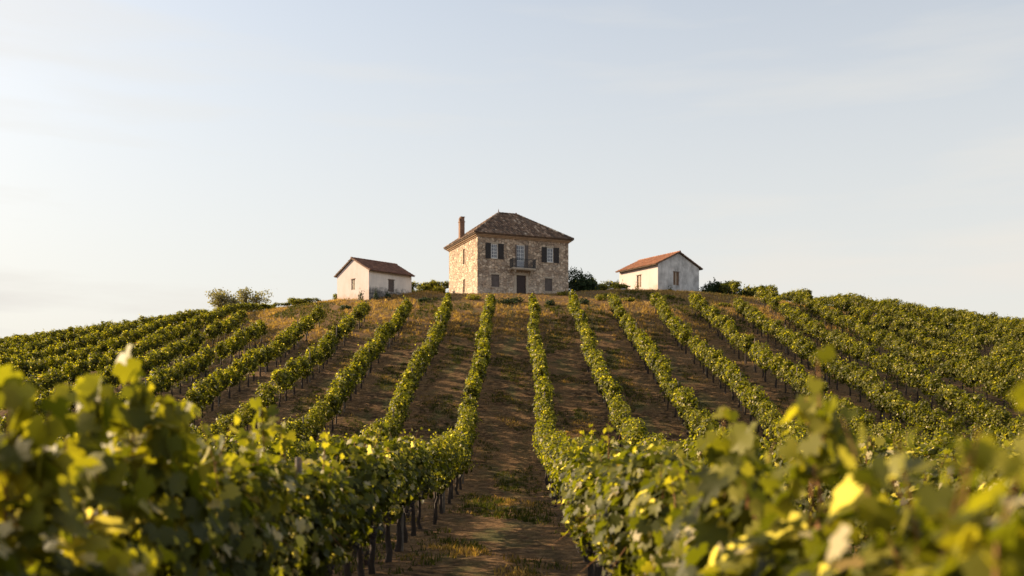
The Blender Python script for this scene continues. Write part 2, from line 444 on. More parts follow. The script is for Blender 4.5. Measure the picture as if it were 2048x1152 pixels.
def leaves(mb, pos, nrm, size, tint, rs, lod, mi=0, droop=.25):
    n = len(pos)
    u, v, w_ = frame_from(nrm, rs)
    # tip (u) biased downwards
    dn = np.array([0, 0, -1.]) - w_ * (-w_[:, 2])[:, None]
    u = u * .7 + dn; u /= np.linalg.norm(u, axis=1)[:, None] + 1e-9
    v = np.cross(w_, u)
    size = size[:, None, None]
    if lod == 2:
        pts = np.array([(.62, 0, 0), (0, .55, -.08), (-.62, 0, 0), (0, -.55, -.08)])
        P = pos[:, None] + size * (u[:, None] * pts[None, :, 0:1] + v[:, None] * pts[None, :, 1:2] + w_[:, None] * pts[None, :, 2:3])
        k = 4; f = (np.arange(n) * k)[:, None] + np.arange(4)[None]
    else:
        o = OUT_A if lod == 0 else OUT_B
        k = len(o) + 1
        r2 = (o ** 2).sum(1)
        fold = np.abs(o[:, 1]) * .28
        pts = np.concatenate([[[0, 0, .0]], np.stack([o[:, 0], o[:, 1], -droop * r2 * .8 + fold], 1)]) * .56
        cur = rs.uniform(-.6, 1.6, n)[:, None, None]
        P = pos[:, None] + size * (u[:, None] * pts[None, :, 0:1] + v[:, None] * pts[None, :, 1:2] + w_[:, None] * pts[None, :, 2:3] * cur)
        m = len(o)
        tri = np.stack([np.zeros(m, int), np.arange(1, m + 1), np.roll(np.arange(1, m + 1), -1)], 1)
        f = ((np.arange(n) * k)[:, None, None] + tri[None]).reshape(-1, 3)
    mb.add(P.reshape(-1, 3), f, mi, np.repeat(tint, k))

def vine_tint(n, rs, pos=None, pale=.025):
    t = rs.beta(2.2, 3.2, n) * .8
    y = rs.rand(n)
    t = np.where(y > .982, rs.uniform(.6, .9, n), t)
    if pos is not None: t = t + np.clip((pos[:, 2] - 1.7) * .16, -.08, .2)      # young leaves at the top are yellower
    t = np.where(rs.rand(n) < pale, 1.08, t)            # pale undersides and dry leaves, more of them up close as painted highlights
    if pale > .05: t = np.where(t < .7, t * .82, t)  # near leaves darkened, deeper foreground shade put into their tint
    return np.clip(t, 0, 1.2)

SPC = 1.75
def canopy(rs, lod, n, size):
    """one vine's share of the trained wall of leaves, y along the row, base at origin"""
    mb = MB()
    half = SPC / 2
    # lumps of growth
    nl = 9
    cy = rs.uniform(-half, half, nl); cz = rs.uniform(1.15, 2.05, nl); cx = rs.uniform(-.22, .22, nl)
    rl = rs.uniform(.26, .46, nl)
    pos = []; nrm = []
    k = rs.randint(0, nl, n)
    d = rs.normal(size=(n, 3)); d /= np.linalg.norm(d, axis=1)[:, None]
    rad = rl[k] * rs.uniform(.55, 1.08, n) ** .6
    p1 = np.stack([cx[k], cy[k], cz[k]], 1) + d * rad[:, None] * np.array([.85, 1.1, 1.0])
    # a continuous wall behind the lumps
    th = rs.uniform(0, 2 * pi, n)
    yy = rs.uniform(-half * 1.12, half * 1.12, n)
    top = .62 + .10 * np.sin(yy * 3.1 + rs.uniform(0, 6)) + .06 * np.sin(yy * 7 + rs.uniform(0, 6))
    p2 = np.stack([np.cos(th) * .36 * rs.uniform(.6, 1.1, n), yy, 1.55 + np.sin(th) * top * rs.uniform(.75, 1.05, n)], 1)
    d2 = np.stack([np.cos(th), rs.normal(0, .2, n), np.sin(th) * .6], 1)
    sel = rs.rand(n) < .66
    pos = np.where(sel[:, None], p1, p2); nr = np.where(sel[:, None], d * [1.3, .8, .8], d2)
    # nothing far above the trimming height or down on the trunk
    lowlim = .90 + .18 * np.sin(pos[:, 1] * 4 + rs.uniform(0, 6))
    keep = (pos[:, 2] > lowlim) & (pos[:, 2] < 2.42)
    pos = pos[keep]; nr = nr[keep]
    nr = nr + rs.normal(0, .45, nr.shape) + [0, 0, .35]
    sz = size * rs.uniform(.6, 1.25, len(pos))
    leaves(mb, pos, nr, sz, vine_tint(len(pos), rs, pos, (.11 if lod == 0 else .03)), rs, lod)
    # upright and hanging shoots
    ns = 7
    for s in range(ns):
        y0 = rs.uniform(-half, half); x0 = rs.uniform(-.25, .25); z0 = rs.uniform(1.9, 2.15)
        if rs.rand() < .72: L = rs.uniform(.15, .5); e = np.array([x0 + rs.normal(0, .1), y0 + rs.normal(0, .12), z0 + L])
        else: L = .5; sgn = rs.choice([-1, 1]); e = np.array([sgn * rs.uniform(.45, .62), y0 + rs.normal(0, .15), z0 - rs.uniform(.3, .9)])
        b0 = np.array([x0, y0, z0 - .15])
        m = (9 if lod < 2 else 6)
        tt = np.linspace(.1, 1, m)[:, None]
        pp = b0 + (e - b0) * tt + rs.normal(0, .045, (m, 3))
        if lod == 0: mb.tube([b0, (b0 + e) / 2 + rs.normal(0, .02, 3), e], [.006, .005, .002], 4, 1, .5, False)
        leaves(mb, pp, rs.normal(0, 1, (m, 3)) + [0, 0, .3], size * (1.05 - .5 * tt[:, 0]) * rs.uniform(.8, 1.1, m),
               np.clip(vine_tint(m, rs) + .2, 0, .74), rs, lod)
    return mb
def wood(rs, lod):
    mb = MB()
    seg = 7 if lod == 0 else 5 if lod == 1 else 4
    h = .95
    z = np.linspace(-.15, h, 7 if lod < 2 else 4)
    off = np.cumsum(rs.normal(0, .022, (len(z), 2)), 0)
    r = np.linspace(.062, .036, len(z)) * (1 + rs.uniform(-.15, .25, len(z)))
    pts = np.column_stack([off[:, 0], off[:, 1], z])
    mb.tube(pts, r, seg)
    tp = pts[-1]
    if lod < 2:
        for s in (-1, 1):
            m = 5
            yy = np.linspace(0, s * .85, m)
            mb.tube(np.column_stack([tp[0] + rs.normal(0, .02, m), tp[1] + yy, tp[2] - .03 + np.array([0, .05, .07, .07, .06]) + rs.normal(0, .012, m)]),
                    np.linspace(.034, .016, m), seg)
    return mb
def bunch(rs):
    mb = MB()
    # one small faceted berry reused
    ph = (1 + 5 ** .5) / 2
    iv = np.array([(-1, ph, 0), (1, ph, 0), (-1, -ph, 0), (1, -ph, 0), (0, -1, ph), (0, 1, ph), (0, -1, -ph), (0, 1, -ph), (ph, 0, -1), (ph, 0, 1), (-ph, 0, -1), (-ph, 0, 1)], float)
    iv /= np.linalg.norm(iv[0])
    fi = np.array([(0, 11, 5), (0, 5, 1), (0, 1, 7), (0, 7, 10), (0, 10, 11), (1, 5, 9), (5, 11, 4), (11, 10, 2), (10, 7, 6), (7, 1, 8),
                   (3, 9, 4), (3, 4, 2), (3, 2, 6), (3, 6, 8), (3, 8, 9), (4, 9, 5), (2, 4, 11), (6, 2, 10), (8, 6, 7), (9, 8, 1)])
    for i in range(60):
        z = rs.uniform(0, 1)
        rr_ = .055 * (1 - z * .75)
        a = rs.uniform(0, 2 * pi)
        mb.add(iv * .011 + np.array([cos(a) * rr_, sin(a) * rr_, -z * .17]), fi, 0, rs.rand())
    mb.tube([(0, 0, .06), (0, 0, -.1)], .004, 4)
    return mb

rv = np.random.RandomState(21)
NV = 8
VAR = {}
for lod, (n, size) in enumerate([(1500, .145), (1500, .118), (820, .145), (900, .195)]):
    cs, ws = [], []
    for i in range(10 if lod == 2 else NV):
        c = canopy(rv, lod % 3, n, size); wd = wood(rv, lod % 3)
        cs.append(c); ws.append(wd)
    VAR[lod] = (cs, ws)
ME = {l: ([c.mesh('foliage', [M_LEAF, M_CANE], l != 2) for c in VAR[l][0]], [x.mesh('trunk', M_BARK, True) for x in VAR[l][1]]) for l in VAR}
ME_BUNCH = [bunch(rv).mesh('grape_bunch', M_GRAPE, True) for i in range(4)]

# ------------------------------------------------------------------ where the vines stand
def row_x(j, Y):
    return ROW0 + ROWS * j + .10 * np.sin(Y * .21 + j * 1.9) + .05 * np.sin(Y * .67 + j)
TOP_END = {0: 94, 1: 94, 2: 93.5, 3: 94, 4: 93.5, 5: 93.5, 6: 93, -1: 93, -2: 91, -3: 91, -4: 90, -5: 85}
vines = []          # (j, i, x, y)
for j in range(-22, 24):
    y = 3.4 if j == 0 else 2.1 if j == 1 else 4.0
    i = 0
    rj = np.random.RandomState(1000 + j)
    while y < 142:
        x = float(row_x(j, y)) + rj.normal(0, .05)
        ok = abs(x + .3) < .53 * y + 2.2
        if j in TOP_END and TOP_END[j] < y < 118: ok = False
        if 11 < x < 22.5 and 98 < y < 127: ok = False
        if 6 < j < 10 and 100 < y < 109: ok = False
        if j == -6 and 93 < y < 112: ok = False
        if rj.rand() < .02: ok = False
        if -41 < x < -31 and 114 < y < 140: ok = False
        if ok: vines.append((j, i, x, y))
        y += SPC * (1 + rj.normal(0, .04)); i += 1
for k, (xa, xb, ya, yb) in enumerate(((-14.5, -7.0, 117, 117.5), (8.0, 13.5, 121, 122), (-27, -22.5, 108.5, 109.5))):   # short rows running across the crest
    n_ = int((xb - xa) / 1.5)
    for i in range(n_ + 1): vines.append((99 + k, i, xa + (xb - xa) * i / n_, ya + (yb - ya) * i / n_))
SEL = {(j, i) for j, rs_ in [(-9, [(43, 43)]), (-8, [(36, 38), (40, 40), (44, 44), (48, 48)]), (-7, [(32, 37), (42, 43), (45, 46), (51, 51)]), (-6, [(33, 33), (36, 38), (40, 43), (45, 45), (47, 47)]), (-5, [(31, 37), (39, 41), (43, 43)]), (-4, [(29, 39), (41, 42), (45, 45)]), (-3, [(24, 25), (27, 27), (29, 29), (31, 34), (36, 36), (38, 38), (40, 40), (42, 43), (47, 47)]), (-2, [(23, 34), (36, 37), (39, 39), (41, 41)]), (-1, [(10, 10), (12, 12), (14, 14), (21, 21), (23, 23), (25, 28), (30, 33), (35, 36), (38, 38)]), (0, [(0, 14), (16, 20), (24, 28), (30, 30), (33, 33), (41, 41)]), (1, [(0, 10), (12, 13), (17, 18), (20, 20), (23, 24), (27, 28), (30, 31), (33, 33), (35, 35), (47, 47)]), (2, [(4, 9), (11, 11), (15, 15), (19, 19), (22, 22), (24, 24), (26, 32), (35, 35), (37, 37)]), (3, [(10, 10), (26, 26), (28, 35), (37, 38), (42, 42)]), (4, [(15, 15), (26, 37), (41, 42)]), (5, [(21, 26), (30, 37), (39, 40), (42, 42), (44, 44), (46, 46), (48, 48)]), (6, [(23, 23), (25, 35), (38, 41), (43, 43), (45, 45)]), (7, [(26, 40), (43, 43), (45, 45), (47, 47), (51, 51)]), (8, [(30, 43), (45, 46), (48, 48), (51, 51)]), (9, [(34, 36), (38, 38), (40, 41), (43, 44), (46, 47), (50, 50)]), (10, [(39, 40), (42, 45), (48, 48)]), (11, [(44, 45), (50, 50)]), (101, [(0, 3)])] for a, b in rs_ for i in range(a, b + 1)}
def side_phrase(j):
    if j in (0, 1): return 'row bordering the centre path on its ' + ('left', 'right')[j]
    words = ['', 'first', 'second', 'third', 'fourth', 'fifth', 'sixth', 'seventh', 'eighth', 'ninth', 'tenth', 'eleventh', 'twelfth']
    k, s = (1 - j, 'left') if j < 0 else (j, 'right')
    return '%s row %s of the centre path' % (words[k] if k < len(words) else 'outer', s)
rest = MB()
rest_arr = [[c.arrays() for c in VAR[2][0]], [c.arrays() for c in VAR[2][1]]]
n_ind = 0
SPECIAL = {}        # (j, i) -> object, for the tall shoots
for (j, i, x, y) in vines:
    rj = np.random.RandomState((j + 40) * 1000 + i)
    z = float(ground(x, y))
    s = rj.uniform(.95, 1.2) * (.95 if y < 20 else .95); hs = rj.uniform(.92, 1.06) * (1.0 if y < 45 else .93 if y < 70 else .86 if y < 100 else .78)
    if 26 < y < 95 and rj.rand() < .08: hs *= .82; s *= .75
    if j == 1 and y < 7.5: hs *= .93
    flip = rj.rand() < .5; rz = (pi if flip else 0) + rj.normal(0, .04) + (pi / 2 if j >= 99 else 0)
    if 99 <= j: hs *= (.9, .9, .62)[j - 99]
    if x < -20: hs *= 1 - .3 * min(1, max(0, (y - 92) / 14))
    k = rj.randint(0, 40)
    if SEL is None or (j, i) in SEL:
        lod = 3 if y < 7.5 else 0 if y < 24 else 1 if y < 52 else 2
        lab = 'leafy trellised grapevine in the ' + side_phrase(j)
        t = thing('grapevine', lab, 'grapevine', (x, y, z), rz, 'vines of the ' + side_phrase(j))
        t.scale = (s, 1, hs)
        link('foliage', ME[lod][0][k % len(ME[lod][0])], t); link('trunk', ME[lod][1][(k // 3) % len(ME[lod][1])], t)
        if y < 24 and j in (0, 1):
            side = (1 if j == 0 else -1) * (-1 if flip else 1)       # the fruit hangs on the side facing the path
            for q in range(2):
                bb = link('grape_bunch', ME_BUNCH[rj.randint(4)], t)
                bb.location = (side * rj.uniform(.22, .38), rj.uniform(-.8, .8), rj.uniform(1.0, 1.25))
                bb.scale = (1.1,) * 3
        SPECIAL[(j, i)] = (t, x, y, z)
        n_ind += 1
    else:
        c, s_ = cos(rz), sin(rz)
        M = np.array([[c * s, -s_, 0, x], [s_ * s, c, 0, y], [0, 0, hs, z], [0, 0, 0, 1.]])
        fa = rest_arr[0][k % 10]; wa = rest_arr[1][(k // 3) % 10]
        rest.merge(fa, M)
        rest.merge((wa[0], wa[1], wa[2], wa[3] + 2, wa[4]), M)
if rest.n:
    tag(obj('vineyard_rows', rest, [M_LEAF, M_CANE, M_BARK], smooth=False),
        'mass of green vine rows spreading over the hillside and the crest', 'vineyard', kind='stuff')
print('VINES', len(vines), 'individual', n_ind)

# tall leafy shoots that rise above the near canopy
def shoot(tops, rs, size):
    mb = MB()
    ys_ = [q[1] for q in tops]
    mb.tube([(0, min(ys_) - .05, 2.0), (0, sum(ys_) / len(ys_), 2.02), (0, max(ys_) + .05, 2.0)], .009, 5, 1, .5, False)
    for (dx, dy, h) in tops:
        b0 = np.array([dx * .5, dy, 2.0]); e = np.array([dx, dy + rs.normal(0, .05), h])
        mid_ = (b0 + e) / 2 + rs.normal(0, .03, 3)
        mb.tube([b0, mid_, e], [.008, .006, .003], 5, 1, .5, False)
        m = int(7 + (h - 2.2) * 30)
        tt = rs.uniform(.1, 1, m)[:, None]; tt[0] = 1
        pp = b0 + (e - b0) * tt + rs.normal(0, .10, (m, 3)) * (1.2 - tt * .9)
        nr = rs.normal(0, .8, (m, 3)) + [-.3, -.8, .2]
        leaves(mb, pp, nr, size * (1.1 - .3 * tt[:, 0]) * rs.uniform(.75, 1.15, m),
               rs.uniform(.3, .70, m), rs, 0)
    return mb
SHOOTS = [(0, 6.0, [(-.05, .0, 2.88), (.02, .12, 2.76), (.12, .45, 2.62), (-.1, -.4, 2.74), (.05, -.65, 2.70), (.1, .25, 2.65)], .25,
           'grapevine with a tall blurred yellow-green shoot rising on the left of the photo'),
          (0, 9.3, [(.0, .0, 2.74), (.1, .35, 2.58), (0, -.4, 2.52)], .18, 'grapevine with a short upright leafy shoot in the left row beside the path'),
          (0, 4.7, [(.0, -.1, 2.72), (.1, .3, 2.66), (0, -.4, 2.70), (.2, .0, 2.6)], .25, 'blurred grapevine filling the left edge of the photo'),
          (1, 4.6, [(.0, .0, 2.79), (-.02, .08, 2.62), (.05, -.12, 2.56)], .15, 'grapevine with the tallest blurred shoot of the row right of the path'),
          (1, 5.9, [(-.05, .1, 2.64), (.0, -.35, 2.5)], .18, 'blurred grapevine just behind the tallest shoot of the right row'),
          (1, 2.6, [(.02, .05, 2.60), (.05, -.12, 2.52)], .17, 'strongly blurred grapevine cut by the right edge of the photo')]
used = set()
for (j, yy, tops, lsz, lab) in SHOOTS:
    cand = [(abs(v[2] - yy), k) for k, v in SPECIAL.items() if k[0] == j and k not in used]
    if not cand: continue
    k = min(cand)[1]; used.add(k)
    t, x, y, z = SPECIAL[k]
    t['label'] = lab
    if 'group' in t: del t['group']
    t.rotation_euler = (0, 0, 0); t.scale = (1, 1, 1)
    dy = yy - y
    obj('shoot', shoot([(a, b_ + dy, c_) for a, b_, c_ in tops], rv, lsz), [M_LEAF, M_CANE], t, True)

# ------------------------------------------------------------------ trellis posts and wires
mbp = MB()
mbp.tube([(0, 0, -.3), (.01, 0, 1.0), (0, .01, 2.12)], [.042, .04, .037], 7)
pm = mbp.mesh('trellis_post', M_POST, True)
for j in range(-5, 7):
    ys = np.arange(9.6, 86, 10.5) if j in (0, 1) else np.arange(44 + (j % 3) * 2, 84, 10.5)
    for y in ys:
        x = float(row_x(j, y))
        if abs(x) > .5 * y: continue
        o = link('trellis_post', pm); o.location = (x + .05, y + .85, float(ground(x, y + .85)))
        o.rotation_euler = (R.normal(0, .02), R.normal(0, .02), R.uniform(0, 6))
        o.scale = (1, 1, R.uniform(1.0, 1.06))
        tag(o, 'weathered wooden trellis post in the ' + side_phrase(j), 'post', 'trellis posts of the ' + side_phrase(j))
for j in (0, 1):
    for (h, nm) in ((1.02, 'lower'), (1.6, 'middle')):
        mbw = MB(); yy = np.arange(2.2 if j else 3.4, 95, 1.5)
        xx = row_x(j, yy)
        mbw.tube(np.column_stack([xx, yy, ground(xx, yy) + h]), .003, 4)
        tag(obj('trellis_wire', mbw, M_WIRE), 'thin %s trellis wire in the %s' % (nm, side_phrase(j)), 'wire', 'trellis wires')

# ------------------------------------------------------------------ building helpers
def wall_face(mb, P0, U, L, z0, z1, holes, depth=.2, mi=0, Nin=None, extra_top=None):
    """vertical wall from P0 along unit U with rectangular openings and their reveals"""
    P0 = np.array(P0, float); U = np.array(U, float); Nin = np.array(Nin, float)
    us = sorted({0, L} | {h[0] for h in holes} | {h[1] for h in holes}); zs = sorted({z0, z1} | {h[2] for h in holes} | {h[3] for h in holes})
    def P(u, z, d=0): return P0 + U * u + np.array([0, 0, z]) + Nin * d
    for a, b_ in zip(us[:-1], us[1:]):
        for c, d in zip(zs[:-1], zs[1:]):
            mu, mz = (a + b_) / 2, (c + d) / 2
            if any(h[0] < mu < h[1] and h[2] < mz < h[3] for h in holes): continue
            mb.add([P(a, c), P(b_, c), P(b_, d), P(a, d)], [(0, 1, 2, 3)], mi)
    for (a, b_, c, d) in holes:
        for q in (((a, c), (a, d)), ((a, d), (b_, d)), ((b_, d), (b_, c)), ((b_, c), (a, c))):
            mb.add([P(*q[0]), P(*q[1]), P(*q[1], depth), P(*q[0], depth)], [(0, 1, 2, 3)], mi)

def local_box(mb, P0, U, Nin, u0, u1, d0, d1, z0, z1, mi=0, tint=.5):
    P0 = np.array(P0, float); U = np.array(U, float); Nn = np.array(Nin, float)
    v = [P0 + U * u + Nn * d + np.array([0, 0, z]) for u in (u0, u1) for d in (d0, d1) for z in (z0, z1)]
    f = np.array([(0, 1, 3, 2), (4, 6, 7, 5), (0, 4, 5, 1), (2, 3, 7, 6), (0, 2, 6, 4), (1, 5, 7, 3)])
    mb.add(v, f, mi, tint)

def tiles(mb, P0, E, Up, Nn, width, topf, rs, botf=None, r=.115, tl=.42):
    """barrel tiles: columns along unit E, laid upwards along unit Up"""
    P0, E, Up, Nn = [np.array(q, float) for q in (P0, E, Up, Nn)]
    n = int(width / (2 * r)); step = width / n
    th = np.linspace(0, pi, 5)
    for c in range(n):
        u = (c + .5) * step
        top = topf(u); s = 0 if botf is None else botf(u)
        col = rs.uniform(-.12, .12)
        s += rs.uniform(-.02, .0)
        while s < top - .05:
            e = min(s + tl, top)
            ra, rb = r * .98, r * .86
            t0 = rs.rand() * .8 + .1 + col
            lift = rs.uniform(.025, .045)
            v = []
            for (q, rad_, l) in ((s, ra, lift), (e + .03, rb, 0)):
                uu = u + rs.normal(0, .006)
                for a in th: v.append(P0 + E * (uu + cos(a) * rad_) + Up * q + Nn * (sin(a) * rad_ * .75 + l - .01))
            f = [(k, k + 1, k + 6, k + 5) for k in range(4)] + [(0, 1, 2, 3, 4)]
            mb.add(v, f, 0, np.clip(t0, 0, 1))
            s = e
def capline(mb, A, B, rs, r=.13, tl=.4):
    A, B = np.array(A, float), np.array(B, float)
    L = np.linalg.norm(B - A); d = (B - A) / L
    side = np.cross(d, [0, 0, 1]); side /= np.linalg.norm(side); up = np.cross(side, d)
    n = max(1, int(L / tl)); th = np.linspace(-.25, pi + .25, 7)
    for k in range(n):
        q0, q1 = A + d * (L * k / n), A + d * (L * (k + 1) / n + .03)
        v = []
        for q, rad_, l in ((q0, r, .04), (q1, r * .88, .02)):
            for a in th: v.append(q + side * cos(a) * rad_ + up * (sin(a) * rad_ * .9 + l))
        mb.add(v, [(i, i + 1, i + 8, i + 7) for i in range(6)] + [tuple(range(7))], 0, np.clip(rs.rand(), 0, 1))

def glazed(parent, P0, U, Nin, u0, u1, z0, z1, d, cols, rows_, glass=M_GLASS, name='window', bar=.04, fr=.085):
    mb = MB()
    local_box(mb, P0, U, Nin, u0, u0 + fr, d, d + .06, z0, z1); local_box(mb, P0, U, Nin, u1 - fr, u1, d, d + .06, z0, z1)
    local_box(mb, P0, U, Nin, u0 + fr, u1 - fr, d, d + .06, z0, z0 + fr); local_box(mb, P0, U, Nin, u0 + fr, u1 - fr, d, d + .06, z1 - fr, z1)
    wn = obj(name, mb, M_WHITE, parent)
    mb = MB()
    for c in range(1, cols):
        u = u0 + fr + (u1 - u0 - 2 * fr) * c / cols; b2 = bar * (1.6 if c * 2 == cols else 1)
        local_box(mb, P0, U, Nin, u - b2 / 2, u + b2 / 2, d + .005, d + .045, z0 + fr, z1 - fr)
    for c in range(1, rows_):
        z = z0 + fr + (z1 - z0 - 2 * fr) * c / rows_
        local_box(mb, P0, U, Nin, u0 + fr, u1 - fr, d + .008, d + .042, z - bar / 2, z + bar / 2)
    obj('glazing_bars', mb, M_WHITE, wn)
    mb = MB(); local_box(mb, P0, U, Nin, u0 + fr, u1 - fr, d + .047, d + .055, z0 + fr, z1 - fr)
    obj('pane', mb, glass, wn)
    return wn
def shutter_mesh(P0, U, Nin, u0, u1, z0, z1, d, louvre=True):
    mb = MB(); f = .055
    local_box(mb, P0, U, Nin, u0, u0 + f, d, d + .045, z0, z1); local_box(mb, P0, U, Nin, u1 - f, u1, d, d + .045, z0, z1)
    for z in (z0, (z0 + z1) / 2 - f / 2, z1 - f): local_box(mb, P0, U, Nin, u0 + f, u1 - f, d + .002, d + .043, z, z + f)
    if louvre:
        z = z0 + f
        while z < z1 - f - .04:
            local_box(mb, P0, U, Nin, u0 + f, u1 - f, d + .008, d + .036, z + .008, z + .043); z += .058
    local_box(mb, P0, U, Nin, u0 + f, u1 - f, d + .034, d + .041, z0 + f, z1 - f)
    return mb

# ------------------------------------------------------------------ stone farmhouse
HW, HL, HH = 10.5, 9.6, 6.25
HRZ = radians(22)
house = thing('stone_farmhouse', 'two-storey stone farmhouse with hipped tile roof on the hilltop', 'house', (-4.15, 105.1, 17.12), HRZ)
FP, FU, FN = (0, 0, 0), (1, 0, 0), (0, 1, 0)           # front wall
LP, LU, LN = (0, 0, 0), (0, 1, 0), (1, 0, 0)           # left wall, u runs back from the corner
front_holes = [(1.52, 2.28, 3.80, 5.36), (4.42, 5.38, 2.92, 5.42), (7.98, 8.72, 3.80, 5.36),
               (4.42, 5.52, 0.0, 2.18), (1.55, 2.48, .78, 2.10), (7.72, 8.62, .66, 2.04)]
left_holes = [(4.0, 4.72, 3.74, 5.40), (4.0, 4.66, .62, 2.1)]
mb = MB()
FZ = -1.6
wall_face(mb, FP, FU, HW, FZ, HH, front_holes, .24, Nin=FN)
wall_face(mb, LP, LU, HL, FZ, HH, left_holes, .24, Nin=LN)
wall_face(mb, (HW, 0, 0), LU, HL, FZ, HH, [], Nin=(-1, 0, 0)); wall_face(mb, (0, HL, 0), FU, HW, FZ, HH, [], Nin=(0, -1, 0))
obj('wall', mb, M_STONE, house)
# dark rooms behind the openings
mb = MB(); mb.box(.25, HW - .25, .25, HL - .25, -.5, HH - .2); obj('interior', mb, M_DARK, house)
# corner quoins, slightly proud
for side in (0, 1):
    mb = MB(); z = -.3; k = side
    while z < HH - .1:
        h = .30; a, b_ = (.52, .30) if k % 2 else (.30, .52)
        if side == 0: mb.box(-.018, a, -.018, .0, z, z + h - .02); mb.box(-.018, -.001, .001, b_, z, z + h - .02)
        else: mb.box(HW - b_, HW + .018, -.018, -.001, z, z + h - .02)
        z += h; k += 1
    obj('corner_stones', mb, M_STONE, house)
# upper windows
for (u0, u1, z0, z1) in (front_holes[0], front_holes[2]):
    wn = glazed(house, FP, FU, FN, u0, u1, z0, z1, .07, 3, 4, M_CURTAIN)
    mb = MB(); local_box(mb, FP, FU, FN, u0 - .12, u1 + .12, -.06, .10, z0 - .09, z0 - .004); obj('sill', mb, M_TRIM, wn)
    mb = MB(); local_box(mb, FP, FU, FN, u0 - .1, u1 + .1, -.02, .05, z1 + .004, z1 + .16); obj('lintel', mb, M_TRIM, wn)
    obj('shutter', shutter_mesh(FP, FU, FN, u0 - .64, u0 - .03, z0 - .05, z1 + .04, -.07), M_SHUT_DARK, wn)
    obj('shutter', shutter_mesh(FP, FU, FN, u1 + .03, u1 + .66, z0 - .05, z1 + .04, -.07), M_SHUT_DARK, wn)
# french door on the balcony
u0, u1, z0, z1 = front_holes[1]
bd = glazed(house, FP, FU, FN, u0, u1, z0 + .80, z1, .08, 4, 4, M_CURTAIN, 'balcony_door', .03)
mb = MB(); local_box(mb, FP, FU, FN, u0, u1, .085, .14, z0, z0 + .79)
local_box(mb, FP, FU, FN, u0 + .08, (u0 + u1) / 2 - .05, .07, .088, z0 + .1, z0 + .7); local_box(mb, FP, FU, FN, (u0 + u1) / 2 + .05, u1 - .08, .07, .088, z0 + .1, z0 + .7)
obj('lower_panel', mb, plain('pale_grey_paint', (.42, .43, .46), .5, 0, .08), bd)
obj('shutter', shutter_mesh(FP, FU, FN, u1 + .02, u1 + .36, z0 + .05, z1, -.10), M_SHUT_GREY, bd)
obj('shutter', shutter_mesh(FP, FU, FN, u0 - .16, u0 - .02, z0 + .05, z1, -.13), M_SHUT_GREY, bd)
# balcony
bal = MB(); bu0, bu1, bd_ = 3.62, 6.32, .85
bz = 2.86
bal.box(bu0, bu1, -bd_, -.002, bz - .14, bz); bal.box(bu0 + .08, bu1 - .08, -bd_ + .1, -.002, bz - .22, bz - .142)
balc = obj('balcony', bal, M_TRIM, house)
for u in (bu0 + .35, bu1 - .45):
    mb = MB(); mb.box(u, u + .14, -.62, -.004, bz - .42, bz - .222); mb.box(u, u + .14, -.35, -.004, bz - .6, bz - .422); obj('corbel', mb, M_TRIM, balc)
rl_ = MB()
for z in (bz + .08, bz + .92):
    rl_.box(bu0 + .03, bu1 - .03, -bd_ + .03, -bd_ + .07, z, z + .04)
    for u in (bu0 + .03, bu1 - .07): rl_.box(u, u + .04, -bd_ + .071, -.004, z, z + .04)
for u in np.arange(bu0 + .05, bu1 - .03, .095): rl_.box(u - .011, u + .011, -bd_ + .04, -bd_ + .06, bz + .002, bz + .93)
for d in np.arange(-bd_ + .14, -.03, .095):
    for u in (bu0 + .05, bu1 - .05): rl_.box(u - .011, u + .011, d - .011, d + .011, bz + .002, bz + .93)
for u in (bu0 + .02, bu1 - .08): rl_.box(u, u + .06, -bd_ + .02, -bd_ + .08, bz + .002, bz + 1.02)
obj('railing', rl_, M_IRON, balc)
# front door
u0, u1, z0, z1 = front_holes[3]
dm = MB(); local_box(dm, FP, FU, FN, u0, u1, .12, .18, z0 - .4, z1)
for a, b_ in ((u0 + .08, (u0 + u1) / 2 - .04), ((u0 + u1) / 2 + .04, u1 - .08)):
    for c, d in ((.15, .95), (1.1, 2.05)): local_box(dm, FP, FU, FN, a, b_, .095, .118, c, d)
door = obj('door', dm, M_DOOR, house)
mb = MB(); local_box(mb, FP, FU, FN, u0 - .26, u0 - .002, -.03, .1, -.4, z1 + .002); local_box(mb, FP, FU, FN, u1 + .002, u1 + .26, -.03, .1, -.4, z1 + .002)
local_box(mb, FP, FU, FN, u0 - .3, u1 + .3, -.035, .1, z1 + .004, z1 + .26); obj('door_surround', mb, M_TRIM, door)
mb = MB(); local_box(mb, FP, FU, FN, u1 - .2, u1 - .16, .06, .094, 1.0, 1.14); obj('handle', mb, M_IRON, door)
mb = MB(); mb.box(u0 - .35, u1 + .35, -.5, -.04, -.5, .02); obj('doorstep', mb, M_TRIM, house)
# closed ground-floor shutters
for (u0, u1, z0, z1) in front_holes[4:]:
    mid_ = (u0 + u1) / 2
    wn = obj('window', shutter_mesh(FP, FU, FN, u0 + .01, mid_ - .005, z0, z1, .07), M_SHUT_GREY, house)
    obj('shutter', shutter_mesh(FP, FU, FN, mid_ + .005, u1 - .01, z0, z1, .07), M_SHUT_GREY, wn)
    mb = MB(); local_box(mb, FP, FU, FN, u0 - .1, u1 + .1, -.05, .1, z0 - .08, z0 - .003); obj('sill', mb, M_TRIM, wn)
    mb = MB(); local_box(mb, FP, FU, FN, u0 - .1, u1 + .1, -.02, .05, z1 + .003, z1 + .16); obj('lintel', mb, M_TRIM, wn)
for (u0, u1, z0, z1) in left_holes:
    wn = obj('window', shutter_mesh(LP, LU, LN, u0 + .01, u1 - .01, z0, z1, .10), M_SHUT_WOOD, house)
    mb = MB(); local_box(mb, LP, LU, LN, u0 - .08, u1 + .08, -.04, .09, z0 - .08, z0 - .003); obj('sill', mb, M_TRIM, wn)
